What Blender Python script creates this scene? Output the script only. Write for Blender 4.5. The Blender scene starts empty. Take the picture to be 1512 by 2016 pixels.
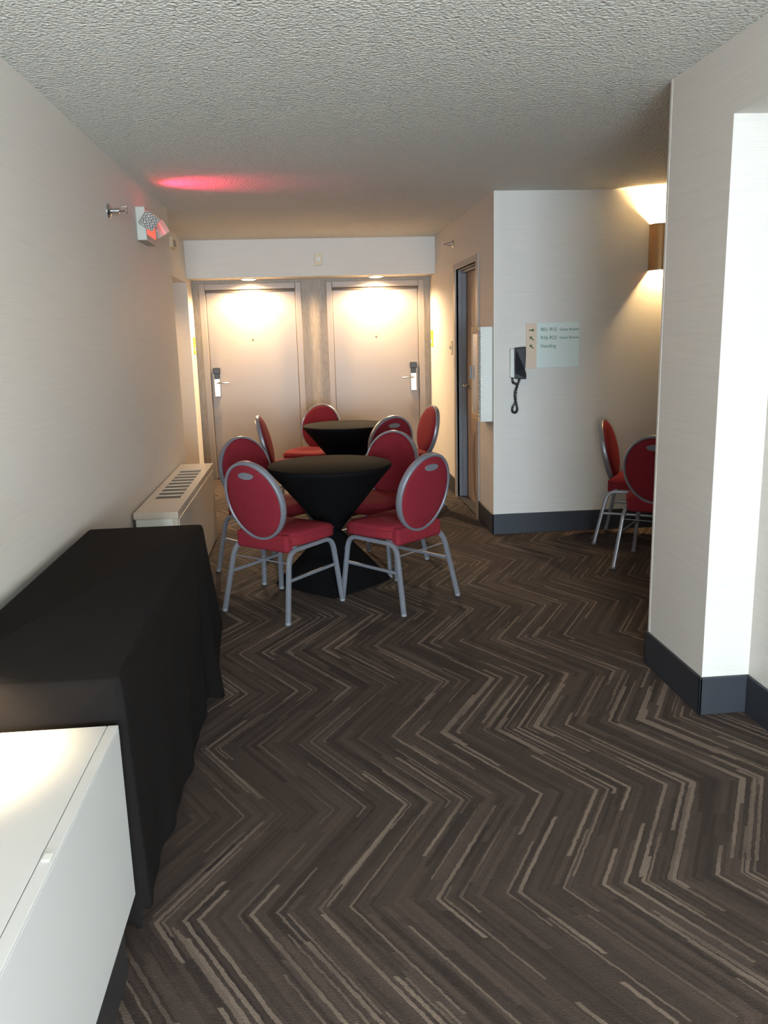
import bpy, bmesh, math, random
from mathutils import Vector, Matrix
random.seed(7)
PI = math.pi
SC = bpy.context.scene
COL = SC.collection

# ------------------------------------------------------------------ materials
def lin(c):
    r = []
    for v in c:
        v = v / 255.0
        r.append(v / 12.92 if v <= 0.04045 else ((v + 0.055) / 1.055) ** 2.4)
    return (*r, 1.0)

def new_mat(name):
    m = bpy.data.materials.new(name); m.use_nodes = True
    nt = m.node_tree
    b = nt.nodes['Principled BSDF']
    return m, nt, b

def plain(name, rgb, rough=0.6, metal=0.0, noise=0.0, nscale=30, bump=0.0, bscale=200, sheen=0.0, coat=0.0, spec=None):
    m, nt, b = new_mat(name)
    b.inputs['Base Color'].default_value = lin(rgb)
    b.inputs['Roughness'].default_value = rough
    b.inputs['Metallic'].default_value = metal
    if sheen: b.inputs['Sheen Weight'].default_value = sheen
    if spec is not None: b.inputs['Specular IOR Level'].default_value = spec
    if coat: b.inputs['Coat Weight'].default_value = coat
    tc = nt.nodes.new('ShaderNodeTexCoord')
    if noise:
        n = nt.nodes.new('ShaderNodeTexNoise'); n.inputs['Scale'].default_value = nscale; n.inputs['Detail'].default_value = 3
        nt.links.new(tc.outputs['Object'], n.inputs['Vector'])
        mx = nt.nodes.new('ShaderNodeMix'); mx.data_type = 'RGBA'
        c = lin(rgb)
        mx.inputs[6].default_value = tuple(v * (1 - noise) for v in c[:3]) + (1,)
        mx.inputs[7].default_value = tuple(min(1, v * (1 + noise)) for v in c[:3]) + (1,)
        nt.links.new(n.outputs['Fac'], mx.inputs[0]); nt.links.new(mx.outputs[2], b.inputs['Base Color'])
    if bump:
        n2 = nt.nodes.new('ShaderNodeTexNoise'); n2.inputs['Scale'].default_value = bscale; n2.inputs['Detail'].default_value = 2
        nt.links.new(tc.outputs['Object'], n2.inputs['Vector'])
        bp = nt.nodes.new('ShaderNodeBump'); bp.inputs['Strength'].default_value = bump; bp.inputs['Distance'].default_value = 0.002
        nt.links.new(n2.outputs['Fac'], bp.inputs['Height']); nt.links.new(bp.outputs['Normal'], b.inputs['Normal'])
    return m

def emit(name, rgb, strength):
    m, nt, b = new_mat(name)
    b.inputs['Base Color'].default_value = lin(rgb)
    b.inputs['Emission Color'].default_value = lin(rgb)
    b.inputs['Emission Strength'].default_value = strength
    return m

def wallpaper(name, rgb):
    m, nt, b = new_mat(name)
    tc = nt.nodes.new('ShaderNodeTexCoord')
    mp = nt.nodes.new('ShaderNodeMapping'); mp.inputs['Scale'].default_value = (3, 3, 170)
    nt.links.new(tc.outputs['Object'], mp.inputs['Vector'])
    n = nt.nodes.new('ShaderNodeTexNoise'); n.inputs['Scale'].default_value = 1.0; n.inputs['Detail'].default_value = 3
    nt.links.new(mp.outputs['Vector'], n.inputs['Vector'])
    mx = nt.nodes.new('ShaderNodeMix'); mx.data_type = 'RGBA'
    c = lin(rgb)
    mx.inputs[6].default_value = tuple(v * .91 for v in c[:3]) + (1,)
    mx.inputs[7].default_value = tuple(min(1, v * 1.08) for v in c[:3]) + (1,)
    nt.links.new(n.outputs['Fac'], mx.inputs[0]); nt.links.new(mx.outputs[2], b.inputs['Base Color'])
    bp = nt.nodes.new('ShaderNodeBump'); bp.inputs['Strength'].default_value = .25; bp.inputs['Distance'].default_value = 0.001
    nt.links.new(n.outputs['Fac'], bp.inputs['Height']); nt.links.new(bp.outputs['Normal'], b.inputs['Normal'])
    b.inputs['Roughness'].default_value = .55
    return m

def popcorn(name, rgb):
    m, nt, b = new_mat(name)
    tc = nt.nodes.new('ShaderNodeTexCoord')
    v = nt.nodes.new('ShaderNodeTexVoronoi'); v.inputs['Scale'].default_value = 95
    v.feature = 'SMOOTH_F1'
    n = nt.nodes.new('ShaderNodeTexNoise'); n.inputs['Scale'].default_value = 60; n.inputs['Detail'].default_value = 4
    nt.links.new(tc.outputs['Object'], v.inputs['Vector']); nt.links.new(tc.outputs['Object'], n.inputs['Vector'])
    ad = nt.nodes.new('ShaderNodeMath'); ad.operation = 'SUBTRACT'
    nt.links.new(n.outputs['Fac'], ad.inputs[0]); nt.links.new(v.outputs['Distance'], ad.inputs[1])
    bp = nt.nodes.new('ShaderNodeBump'); bp.inputs['Strength'].default_value = .8; bp.inputs['Distance'].default_value = 0.011
    nt.links.new(ad.outputs[0], bp.inputs['Height']); nt.links.new(bp.outputs['Normal'], b.inputs['Normal'])
    mx = nt.nodes.new('ShaderNodeMix'); mx.data_type = 'RGBA'
    c = lin(rgb)
    mx.inputs[6].default_value = tuple(x * .82 for x in c[:3]) + (1,)
    mx.inputs[7].default_value = tuple(min(1, x * 1.12) for x in c[:3]) + (1,)
    nt.links.new(n.outputs['Fac'], mx.inputs[0]); nt.links.new(mx.outputs[2], b.inputs['Base Color'])
    b.inputs['Roughness'].default_value = .95
    return m

def woodgrain(name, rgb1, rgb2):
    m, nt, b = new_mat(name)
    tc = nt.nodes.new('ShaderNodeTexCoord')
    mp = nt.nodes.new('ShaderNodeMapping'); mp.inputs['Scale'].default_value = (9, 9, .7)
    nt.links.new(tc.outputs['Object'], mp.inputs['Vector'])
    w = nt.nodes.new('ShaderNodeTexNoise'); w.inputs['Scale'].default_value = 2.2; w.inputs['Detail'].default_value = 6; w.inputs['Distortion'].default_value = 1.2
    nt.links.new(mp.outputs['Vector'], w.inputs['Vector'])
    mu = nt.nodes.new('ShaderNodeMath'); mu.operation = 'MULTIPLY'; mu.inputs[1].default_value = 60
    sn = nt.nodes.new('ShaderNodeMath'); sn.operation = 'SINE'
    ma = nt.nodes.new('ShaderNodeMath'); ma.operation = 'MULTIPLY_ADD'; ma.inputs[1].default_value = .5; ma.inputs[2].default_value = .5
    nt.links.new(w.outputs['Fac'], mu.inputs[0]); nt.links.new(mu.outputs[0], sn.inputs[0]); nt.links.new(sn.outputs[0], ma.inputs[0])
    mx = nt.nodes.new('ShaderNodeMix'); mx.data_type = 'RGBA'
    mx.inputs[6].default_value = lin(rgb1); mx.inputs[7].default_value = lin(rgb2)
    nt.links.new(ma.outputs[0], mx.inputs[0]); nt.links.new(mx.outputs[2], b.inputs['Base Color'])
    b.inputs['Roughness'].default_value = .5
    return m

def carpet(name):
    m, nt, b = new_mat(name)
    N, Lk = nt.nodes, nt.links
    def mth(op, a, bb=None, c=None):
        n = N.new('ShaderNodeMath'); n.operation = op
        for i, x in enumerate((a, bb, c)):
            if x is None: continue
            if isinstance(x, (int, float)): n.inputs[i].default_value = x
            else: Lk.new(x, n.inputs[i])
        return n.outputs[0]
    geo = N.new('ShaderNodeNewGeometry')
    sep = N.new('ShaderNodeSeparateXYZ'); Lk.new(geo.outputs['Position'], sep.inputs[0])
    X, Y = sep.outputs[0], sep.outputs[1]
    P = .472; Y0 = 1.965
    t = mth('DIVIDE', mth('SUBTRACT', Y, Y0), P)
    band = mth('FLOOR', t)
    fr = mth('SUBTRACT', t, band)
    par = mth('FLOORED_MODULO', band, 2)                     # 0: x grows with y, 1: x shrinks
    tri = mth('ADD', mth('MULTIPLY', mth('SUBTRACT', 1, par), fr), mth('MULTIPLY', par, mth('SUBTRACT', 1, fr)))
    u = mth('SUBTRACT', X, mth('MULTIPLY', tri, .6 * P))
    def ramp(v, a, bb):
        mr = N.new('ShaderNodeMapRange'); mr.inputs['From Min'].default_value = a; mr.inputs['From Max'].default_value = bb
        Lk.new(v, mr.inputs['Value']); return mr.outputs['Result']
    def wn(a, bb, off):
        cb = N.new('ShaderNodeCombineXYZ')
        for i, x in enumerate((a, bb)):
            if isinstance(x, (int, float)): cb.inputs[i].default_value = x
            else: Lk.new(x, cb.inputs[i])
        cb.inputs[2].default_value = off
        n = N.new('ShaderNodeTexWhiteNoise'); n.noise_dimensions = '3D'; Lk.new(cb.outputs[0], n.inputs['Vector']); return n.outputs['Value']
    jn = N.new('ShaderNodeTexNoise'); jn.inputs['Scale'].default_value = 30; jn.inputs['Detail'].default_value = 5; jn.inputs['Roughness'].default_value = .7
    Lk.new(geo.outputs['Position'], jn.inputs['Vector'])
    uj = mth('ADD', u, mth('MULTIPLY', mth('SUBTRACT', jn.outputs['Fac'], .5), .016))
    def cells(w, seg, off):
        i = mth('FLOOR', mth('DIVIDE', mth('ADD', uj, off * .013), w))
        j = mth('FLOOR', mth('ADD', mth('MULTIPLY', t, seg), mth('MULTIPLY', wn(i, 0, off), 9)))
        return wn(i, j, off + 5)
    s1 = ramp(cells(.0125, .8, 1.3), .885, .905)
    s2 = ramp(cells(.0075, 1.3, 7.7), .935, .95)
    s3 = cells(.034, .8, 3.1)
    s4 = cells(.011, 1.1, 9.9)
    s5 = ramp(cells(.019, .9, 15.1), .70, .76)
    lines = mth('MAXIMUM', s1, mth('MULTIPLY', s2, .7))
    big = N.new('ShaderNodeTexNoise'); big.inputs['Scale'].default_value = 3.2; Lk.new(geo.outputs['Position'], big.inputs['Vector'])
    lines = mth('MULTIPLY', lines, ramp(big.outputs['Fac'], .15, .5))
    def mix(f, a, bb):
        mx = N.new('ShaderNodeMix'); mx.data_type = 'RGBA'
        for i, x in ((0, f), (6, a), (7, bb)):
            if isinstance(x, tuple): mx.inputs[i].default_value = x
            else: Lk.new(x, mx.inputs[i])
        return mx.outputs[2]
    c = mix(s3, lin((43, 34, 30)), lin((60, 49, 43)))
    c = mix(mth('MULTIPLY', s4, .45), c, lin((76, 63, 55)))
    c = mix(mth('MULTIPLY', s5, .45), c, lin((82, 68, 60)))
    c = mix(mth('MULTIPLY', lines, .75), c, lin((122, 106, 93)))
    pile = N.new('ShaderNodeTexNoise'); pile.inputs['Scale'].default_value = 260; pile.inputs['Detail'].default_value = 2
    Lk.new(geo.outputs['Position'], pile.inputs['Vector'])
    dk = N.new('ShaderNodeMix'); dk.data_type = 'RGBA'; dk.blend_type = 'MULTIPLY'; dk.inputs[0].default_value = .55
    Lk.new(c, dk.inputs[6])
    gr = N.new('ShaderNodeMapRange'); gr.inputs['From Min'].default_value = .3; gr.inputs['From Max'].default_value = .7
    gr.inputs['To Min'].default_value = .6; gr.inputs['To Max'].default_value = 1.25; Lk.new(pile.outputs['Fac'], gr.inputs['Value'])
    Lk.new(gr.outputs['Result'], dk.inputs[7])
    Lk.new(dk.outputs[2], b.inputs['Base Color'])
    bp = N.new('ShaderNodeBump'); bp.inputs['Strength'].default_value = .5; bp.inputs['Distance'].default_value = .004
    Lk.new(pile.outputs['Fac'], bp.inputs['Height']); Lk.new(bp.outputs['Normal'], b.inputs['Normal'])
    b.inputs['Roughness'].default_value = .85
    b.inputs['Specular IOR Level'].default_value = .3
    return m

M = dict(
    wall=wallpaper('linen_wallpaper', (203, 197, 189)),
    paint=plain('smooth_wall_paint', (203, 197, 187), .5, noise=.02, nscale=6),
    ceiling=popcorn('popcorn_ceiling', (216, 214, 206)),
    base=plain('dark_vinyl_baseboard', (40, 42, 48), .5, noise=.06, nscale=15),
    carpet=carpet('herringbone_carpet'),
    door=plain('taupe_door_paint', (141, 129, 120), .38, noise=.02, nscale=5),
    frame=plain('taupe_frame_paint', (142, 129, 119), .4),
    shade_gap=plain('dark_taupe_shade_gap', (88, 76, 66), .6),  # dark colour painting the shadow under the door heads, also the side gaps
    jamb=plain('dark_grey_jamb_paint', (120, 120, 124), .45),
    slab_brown=plain('brown_door_laminate', (140, 121, 107), .5, noise=.05, nscale=4),
    panelwood=woodgrain('grey_wood_panel', (132, 119, 106), (150, 137, 123)),
    black=plain('black_table_linen', (17, 14, 13), .95, noise=.12, nscale=12, bump=.3, bscale=600, spec=.12),
    stretch=plain('black_stretch_fabric', (13, 12, 13), .8, noise=.1, nscale=10, spec=.07),
    red=plain('burgundy_upholstery', (116, 31, 40), .85, noise=.1, nscale=18, bump=.3, bscale=500, spec=.15),
    steel=plain('silver_powder_coat', (138, 140, 148), .36, metal=.5, noise=.04, nscale=40),
    chrome=plain('satin_chrome', (200, 198, 195), .22, metal=1),
    glide=plain('grey_plastic_glide', (120, 122, 126), .5),
    handle_in=plain('grey_handle_recess', (120, 124, 130), .4, metal=.4),
    beige=plain('beige_heater_enamel', (196, 186, 172), .32, noise=.02, nscale=6, coat=.2),
    grille=plain('dark_grille_mesh', (62, 54, 50), .6, noise=.3, nscale=220),
    white=plain('white_laminate', (190, 190, 188), .35, noise=.01, nscale=6),
    whitep=plain('white_plastic', (208, 208, 200), .45),
    ivory=plain('ivory_plastic', (205, 192, 165), .5),
    darkp=plain('black_plastic', (34, 33, 36), .4),
    plinth=plain('dark_plinth', (40, 38, 38), .5),
    green=plain('lime_sign_plastic', (172, 190, 40), .5),
    signw=plain('frosted_sign_plate', (205, 214, 208), .35),
    signt=plain('tan_sign_strip', (208, 184, 160), .5),
    signg=plain('green_sign_ink', (70, 122, 92), .6),
    signd=plain('dark_green_arrow', (60, 84, 44), .6),
    tanwood=plain('tan_frame', (186, 158, 122), .5, noise=.06, nscale=20),
    glass=plain('cabinet_glass', (188, 182, 172), .08, coat=.5),
    bronze=plain('bronze_sconce_shade', (165, 130, 88), .35, metal=.35, noise=.06, nscale=8),
    signbody=plain('shaded_white_sign_plastic', (168, 166, 156), .45),  # white plastic of the exit sign, its shading put into a greyer colour
    reflector=plain('faceted_reflector', (112, 108, 106), .25, metal=.7, noise=.5, nscale=90),
    lamp=emit('lamp_glow', (255, 226, 170), 22),
    redlit=emit('red_sign_glow', (255, 60, 40), 2.6),
    redface=emit('red_sign_face', (255, 92, 78), .9),
)

# ------------------------------------------------------------------ mesh helpers
def link(name, me, mat, parent=None, smooth=False, mw=None):
    o = bpy.data.objects.new(name, me); COL.objects.link(o)
    if mat: me.materials.append(M[mat] if isinstance(mat, str) else mat)
    if parent: o.parent = parent
    if smooth:
        for p in me.polygons: p.use_smooth = True
        if smooth != 'all':
            try: me.set_sharp_from_angle(angle=math.radians(smooth if not isinstance(smooth, bool) else 40))
            except Exception: pass
    if mw is not None: o.matrix_local = mw
    return o

def done(bm, name, mat, parent=None, smooth=False, bevel=0, seg=2):
    bmesh.ops.recalc_face_normals(bm, faces=bm.faces[:])
    me = bpy.data.meshes.new(name); bm.to_mesh(me); bm.free()
    o = link(name, me, mat, parent, smooth)
    if bevel:
        md = o.modifiers.new('bevel', 'BEVEL'); md.width = bevel; md.segments = seg; md.limit_method = 'ANGLE'; md.angle_limit = math.radians(35)
    return o

def box(bm, x0, x1, y0, y1, z0, z1, mtx=None):
    vs = [bm.verts.new((x, y, z)) for z in (z0, z1) for y in (y0, y1) for x in (x0, x1)]
    for f in ((0, 2, 3, 1), (4, 5, 7, 6), (0, 1, 5, 4), (2, 6, 7, 3), (0, 4, 6, 2), (1, 3, 7, 5)):
        bm.faces.new([vs[i] for i in f])
    if mtx is not None:
        for v in vs: v.co = mtx @ v.co
    return vs

def tube(bm, pts, r, n=10, square=False, cap=True, radii=None):
    pts = [Vector(p) for p in pts]
    rings = []
    up = None
    for i, p in enumerate(pts):
        d = (pts[min(i + 1, len(pts) - 1)] - pts[max(i - 1, 0)]).normalized()
        if up is None:
            up = Vector((1, 0, 0)) if abs(d.x) < .8 else Vector((0, 0, 1))
        a = (up - d * up.dot(d)).normalized(); up = a
        b = d.cross(a)
        rr = radii[i] if radii else r
        ring = []
        for k in range(n):
            t = 2 * PI * (k + .5) / n
            c, s = math.cos(t), math.sin(t)
            if square:
                m = (abs(c) ** 4 + abs(s) ** 4) ** .25; c, s = c / m, s / m
            ring.append(bm.verts.new(p + a * (rr * c) + b * (rr * s)))
        rings.append(ring)
    for i in range(len(rings) - 1):
        for k in range(n):
            bm.faces.new((rings[i][k], rings[i][(k + 1) % n], rings[i + 1][(k + 1) % n], rings[i + 1][k]))
    if cap:
        bm.faces.new(rings[0][::-1]); bm.faces.new(rings[-1])

def arc(p0, p1, p2, n=6):
    p0, p1, p2 = map(Vector, (p0, p1, p2))
    return [((1 - t) ** 2) * p0 + 2 * t * (1 - t) * p1 + t * t * p2 for t in [i / n for i in range(n + 1)]]

def lathe(bm, prof, n=32, mtx=None, cap=True):
    rings = []
    for r, z in prof:
        ring = [bm.verts.new((r * math.cos(2 * PI * k / n), r * math.sin(2 * PI * k / n), z)) for k in range(n)]
        rings.append(ring)
    for i in range(len(rings) - 1):
        for k in range(n):
            bm.faces.new((rings[i][k], rings[i][(k + 1) % n], rings[i + 1][(k + 1) % n], rings[i + 1][k]))
    if cap:
        bm.faces.new(rings[0][::-1]); bm.faces.new(rings[-1])
    if mtx is not None:
        for ring in rings:
            for v in ring: v.co = mtx @ v.co

def poly(bm, pts, ext):
    """flat polygon extruded by vector ext"""
    ext = Vector(ext)
    a = [bm.verts.new(p) for p in pts]; b = [bm.verts.new(Vector(p) + ext) for p in pts]
    bm.faces.new(a[::-1]); bm.faces.new(b)
    n = len(a)
    for i in range(n): bm.faces.new((a[i], a[(i + 1) % n], b[(i + 1) % n], b[i]))

def boxes(name, mat, lst, parent=None, bevel=0, smooth=False):
    bm = bmesh.new()
    for b in lst: box(bm, *b)
    return done(bm, name, mat, parent, smooth, bevel)

def struct(o): o['kind'] = 'structure'; return o

def thing(name, label, cat, loc=(0, 0, 0), rz=0, group=None):
    o = bpy.data.objects.new(name, None); COL.objects.link(o)
    o.empty_display_size = .1
    o.location = loc; o.rotation_euler = (0, 0, rz)
    o['label'] = label; o['category'] = cat
    if group: o['group'] = group
    return o

def tag(o, label, cat, group=None):
    o['label'] = label; o['category'] = cat
    if group: o['group'] = group
    return o

def text_obj(name, s, size, mat, parent, mtx, depth=.0012, align='LEFT'):
    cu = bpy.data.curves.new(name, 'FONT'); cu.body = s; cu.size = size; cu.extrude = depth; cu.align_x = align
    t = bpy.data.objects.new(name + '_tmp', cu); COL.objects.link(t)
    dg = bpy.context.evaluated_depsgraph_get()
    me = bpy.data.meshes.new_from_object(t.evaluated_get(dg))
    bpy.data.objects.remove(t); bpy.data.curves.remove(cu)
    me.materials.clear()
    me.transform(mtx)
    return link(name, me, mat, parent)

H = 2.447
# ------------------------------------------------------------------ room shell
struct(boxes('floor', 'carpet', [(-3.2, 5.0, -5.7, 9.35, -.12, 0)]))
struct(boxes('ceiling', 'ceiling', [(-3.2, 5.0, -5.7, 9.35, H, H + .12)]))
# left wall, then the hallway opening with its lower header, then the alcove
struct(boxes('wall_left', 'wall', [(-3.2, -.978, -5.7, 6.64, 0, H)]))
struct(boxes('wall_left_header', 'wall', [(-3.2, -1.145, 6.64, 8.7, 2.05, H)]))
struct(boxes('wall_left_alcove', 'wall', [(-3.2, -1.145, 8.7, 9.1, 0, H)]))
struct(boxes('wall_hallway_end', 'wall', [(-3.3, -3.2, -5.7, 9.3, 0, H)]))
struct(boxes('wall_back', 'wall', [(-3.2, 5.0, 9.1, 9.3, 0, H)]))
struct(boxes('wall_back_soffit', 'wall', [(-1.145, 1.35, 8.7, 9.1, 2.085, H)]))
# right wall with the door opening (6.585..7.50, up to 2.03), recess 0.25 deep
DY0, DY1, DZ = 6.60, 7.50, 2.03
struct(boxes('wall_right', 'wall', [(1.35, 1.62, 6.0, DY0, 0, H), (1.35, 1.62, DY1, 9.1, 0, H), (1.35, 1.62, DY0, DY1, DZ, H), (1.62, 1.8, 6.0, 9.1, 0, H)]))
struct(boxes('wall_right_alcove', 'wall', [(1.8, 5.0, 6.0, 6.2, 0, H)]))
bmw = bmesh.new(); box(bmw, 1.35 - .0005, 1.80, 6.0 - .004, 6.0, 0, H)
struct(done(bmw, 'wall_right_return', 'wall'))
struct(boxes('wall_alcove_end', 'wall', [(4.9, 5.0, 3.4, 6.0, 0, H)]))
# pillar and the stepped-back wall beside it
struct(boxes('wall_right_pillar', 'wall', [(1.485, 5.0, 2.92, 3.44, 0, H)]))
SY0, SY1, SZ0, SZ1 = -5.3, -2.1, .5, 2.1
struct(boxes('window_2', 'whitep', [(1.72, 1.78, SY0, SY1, SZ0, SZ0 + .05), (1.72, 1.78, SY0, SY1, SZ1 - .05, SZ1), (1.72, 1.78, SY0, SY0 + .05, SZ0, SZ1), (1.72, 1.78, SY1 - .05, SY1, SZ0, SZ1), (1.72, 1.78, -3.73, -3.67, SZ0, SZ1)]))
struct(boxes('wall_right_near', 'wall', [(1.675, 2.2, SY1, 2.92, 0, H), (1.675, 2.2, -5.7, SY0, 0, H), (1.675, 2.2, SY0, SY1, 0, SZ0), (1.675, 2.2, SY0, SY1, SZ1, H), (1.485, 1.675, -5.7, 2.92, 2.2, H)]))
# wall behind the camera with the daylight window
WX0, WX1, WZ0, WZ1 = -.93, 1.25, .45, 2.1
struct(boxes('wall_window', 'wall', [(-.978, WX0, -5.7, -5.5, 0, H), (WX1, 1.675, -5.7, -5.5, 0, H), (WX0, WX1, -5.7, -5.5, 0, WZ0), (WX0, WX1, -5.7, -5.5, WZ1, H)]))
struct(boxes('window_1', 'whitep', [(WX0, WX1, -5.66, -5.6, WZ0, WZ0 + .05), (WX0, WX1, -5.66, -5.6, WZ1 - .05, WZ1), (WX0, WX0 + .05, -5.66, -5.6, WZ0, WZ1), (WX1 - .05, WX1, -5.66, -5.6, WZ0, WZ1), (.32, .37, -5.66, -5.6, WZ0, WZ1)]))

# corner beads: smooth painted edge strips
struct(boxes('trim_1', 'paint', [(1.35 - .003, 1.38, 5.992, 6.0, .155, H)]))
struct(boxes('trim_2', 'paint', [(1.4838, 1.487, 3.425, 3.442, .155, H)]))
# baseboards
def skirt(name, segs, mat='base'):
    bm = bmesh.new()
    for (x0, x1, y0, y1) in segs: box(bm, x0, x1, y0, y1, 0, .155)
    return struct(done(bm, name, mat, bevel=.003))
skirt('baseboard_left', [(-.978, -.966, -5.5, 4.49), (-.978, -.966, 6.28, 6.652), (-1.6, -.966, 6.64, 6.652)])
skirt('baseboard_left_alcove', [(-1.145, -1.133, 8.688, 9.05), (-3.2, -1.133, 8.688, 8.7)])
skirt('baseboard_right_far', [(1.338, 1.35, 5.984, DY0 - .09), (1.338, 1.35, DY1 + .09, 9.05)])
skirt('baseboard_right_alcove', [(1.338, 4.9, 5.984, 5.996)])
skirt('baseboard_right_pillar', [(1.473, 1.485, 2.908, 3.452), (1.473, 1.675, 2.908, 2.92), (1.473, 4.9, 3.44, 3.452)])
skirt('baseboard_right_near', [(1.663, 1.675, -5.5, 2.908)])

# ------------------------------------------------------------------ back alcove: wood panels and doors
YB = 9.1
def sx(x): return x * 1.0145
FR = [(-1.075, -.018), (.243, 1.283)]       # outer frame edges of the two doors
struct(boxes('trim_3', 'panelwood', [(FR[0][1], FR[1][0], YB - .02, YB, 0, 2.085)], bevel=.002))
struct(boxes('trim_4', 'panelwood', [(FR[1][1], 1.35, YB - .02, YB, 0, 2.085)], bevel=.002))
struct(boxes('trim_5', 'panelwood', [(-1.145, FR[0][0], YB - .02, YB, 0, 2.085)], bevel=.002))
struct(boxes('trim_6', 'panelwood', [(FR[0][0], FR[0][1], YB - .02, YB, 2.052, 2.085), (FR[1][0], FR[1][1], YB - .02, YB, 2.052, 2.085)]))

def lever_lock(parent, x, z, side, y):
    """card lock: silver plate, black reader, lever; side=+1 lever points to +x"""
    lk = boxes('lock_plate', 'chrome', [(x - .034, x + .034, y - .022, y, z - .15, z + .10)], parent, bevel=.006)
    lk['label'] = 'silver lock plate'
    bm = bmesh.new()
    box(bm, x - .028, x + .028, y - .036, y - .022, z + .04, z + .15)
    box(bm, x - .037, x + .037, y - .042, y - .0, z + .095, z + .158)
    rd = done(bm, 'card_reader', 'darkp', lk, bevel=.006); rd['label'] = 'black card reader'
    bm = bmesh.new()
    tube(bm, [(x, y - .018, z), (x, y - .055, z)], .013, 12)
    tube(bm, [(x, y - .055, z), (x + side * .03, y - .06, z + .002), (x + side * .075, y - .06, z), (x + side * .125, y - .052, z - .004)], .0095, 10)
    done(bm, 'lever', 'chrome', lk, smooth=True)

def hotel_door(name, x0, x1, lock_side):
    root = bpy.data.objects.new(name, None); COL.objects.link(root); root.location = (0, 0, 0)
    root['kind'] = 'structure'
    fw = .062; top = 2.052
    boxes('door_frame', 'frame', [(x0, x0 + fw, YB - .05, YB, 0, top), (x1 - fw, x1, YB - .05, YB, 0, top), (x0 + fw, x1 - fw, YB - .05, YB, top - fw, top)], root, bevel=.005)
    s = boxes('door_slab', 'door', [(x0 + fw + .007, x1 - fw - .007, YB - .012, YB, .008, top - fw - .030)], root)
    boxes('door_shade_gap', 'shade_gap', [(x0 + fw, x1 - fw, YB - .022, YB, top - fw - .028, top - fw), (x0 + fw, x0 + fw + .006, YB - .014, YB, .012, top - fw - .028), (x1 - fw - .006, x1 - fw, YB - .014, YB, .012, top - fw - .028)], root)  # top strip paints the frame head's shadow; side strips are dark gaps
    boxes('threshold', 'plinth', [(x0 + fw, x1 - fw, YB - .05, YB, 0, .012)], root)
    lx = (x0 + fw + .065) if lock_side < 0 else (x1 - fw - .065)
    lever_lock(root, lx, 1.035, -lock_side, YB - .012)
    cx = (x0 + x1) / 2
    bm = bmesh.new(); lathe(bm, [(.010, 0), (.010, .004), (.006, .006)], 16, Matrix.Translation((cx, YB - .012, 1.48)) @ Matrix.Rotation(PI / 2, 4, 'X'))
    done(bm, 'peephole', 'bronze', root, smooth=True)
    return root
hotel_door('door_1', FR[0][0], FR[0][1], -1)
hotel_door('door_2', FR[1][0], FR[1][1], 1)

# right-hand side door, set back in the wall
d3 = bpy.data.objects.new('door_3', None); COL.objects.link(d3); d3['kind'] = 'structure'
xw = 1.35
boxes('door_frame', 'frame', [(xw - .012, xw + .02, DY0 - .085, DY0, 0, DZ + .05), (xw - .012, xw + .02, DY1, DY1 + .085, 0, DZ + .05), (xw - .012, xw + .02, DY0, DY1, DZ, DZ + .05)], d3, bevel=.002)
boxes('door_jamb', 'jamb', [(xw + .02, xw + .16, DY0, DY0 + .012, 0, DZ), (xw + .02, xw + .16, DY1 - .012, DY1, 0, DZ), (xw + .02, xw + .16, DY0, DY1, DZ - .012, DZ),
      (xw + .045, xw + .085, DY0 + .012, DY0 + .03, 0, DZ - .012), (xw + .045, xw + .085, DY1 - .03, DY1 - .012, 0, DZ - .012), (xw + .045, xw + .085, DY0 + .012, DY1 - .012, DZ - .03, DZ - .012)], d3, bevel=.002)['label'] = 'dark grey jamb lining'
boxes('door_slab', 'slab_brown', [(xw + .087, xw + .132, DY0 + .013, DY1 - .013, .01, DZ - .014)], d3)
bm = bmesh.new()
lathe(bm, [(.028, 0), (.028, .008), (.012, .012), (.012, .05)], 20, Matrix.Translation((xw + .087, DY1 - .09, 1.03)) @ Matrix.Rotation(-PI / 2, 4, 'Y'))
tube(bm, [(xw + .04, DY1 - .09, 1.03), (xw + .036, DY1 - .12, 1.03), (xw + .036, DY1 - .20, 1.028)], .0095, 10)
done(bm, 'door_handle', 'chrome', d3, smooth=True)
boxes('threshold', 'plinth', [(xw, xw + .14, DY0, DY1, 0, .012)], d3)

# ------------------------------------------------------------------ fixtures on the walls and ceilings
# recessed downlights in the soffit
def downlight(x, label):
    t = thing('recessed_downlight', label, 'ceiling light', (x, 8.89, 2.085), 0, 'downlights over the two doors')
    bm = bmesh.new(); lathe(bm, [(.070, -.001), (.084, -.001), (.086, -.006), (.082, -.009), (.072, -.007), (.070, -.001)], 32, cap=False)
    done(bm, 'trim_ring', 'whitep', t, smooth=True)
    bm = bmesh.new(); lathe(bm, [(.071, -.005), (.055, -.014), (.001, -.018)], 28)
    done(bm, 'bulb', 'lamp', t, smooth=True)
    l = bpy.data.lights.new('downlight_beam', 'SPOT'); l.energy = 185; l.color = (1, .72, .42); l.spot_size = math.radians(166); l.spot_blend = .5; l.shadow_soft_size = .045
    lo = bpy.data.objects.new('downlight_beam', l); COL.objects.link(lo); lo.parent = t; lo.location = (0, 0, -.03)
    return t
downlight(-.545, 'lit recessed downlight in the soffit above the left of the two doors')
downlight(.76, 'lit recessed downlight in the soffit above the right of the two doors')

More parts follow.
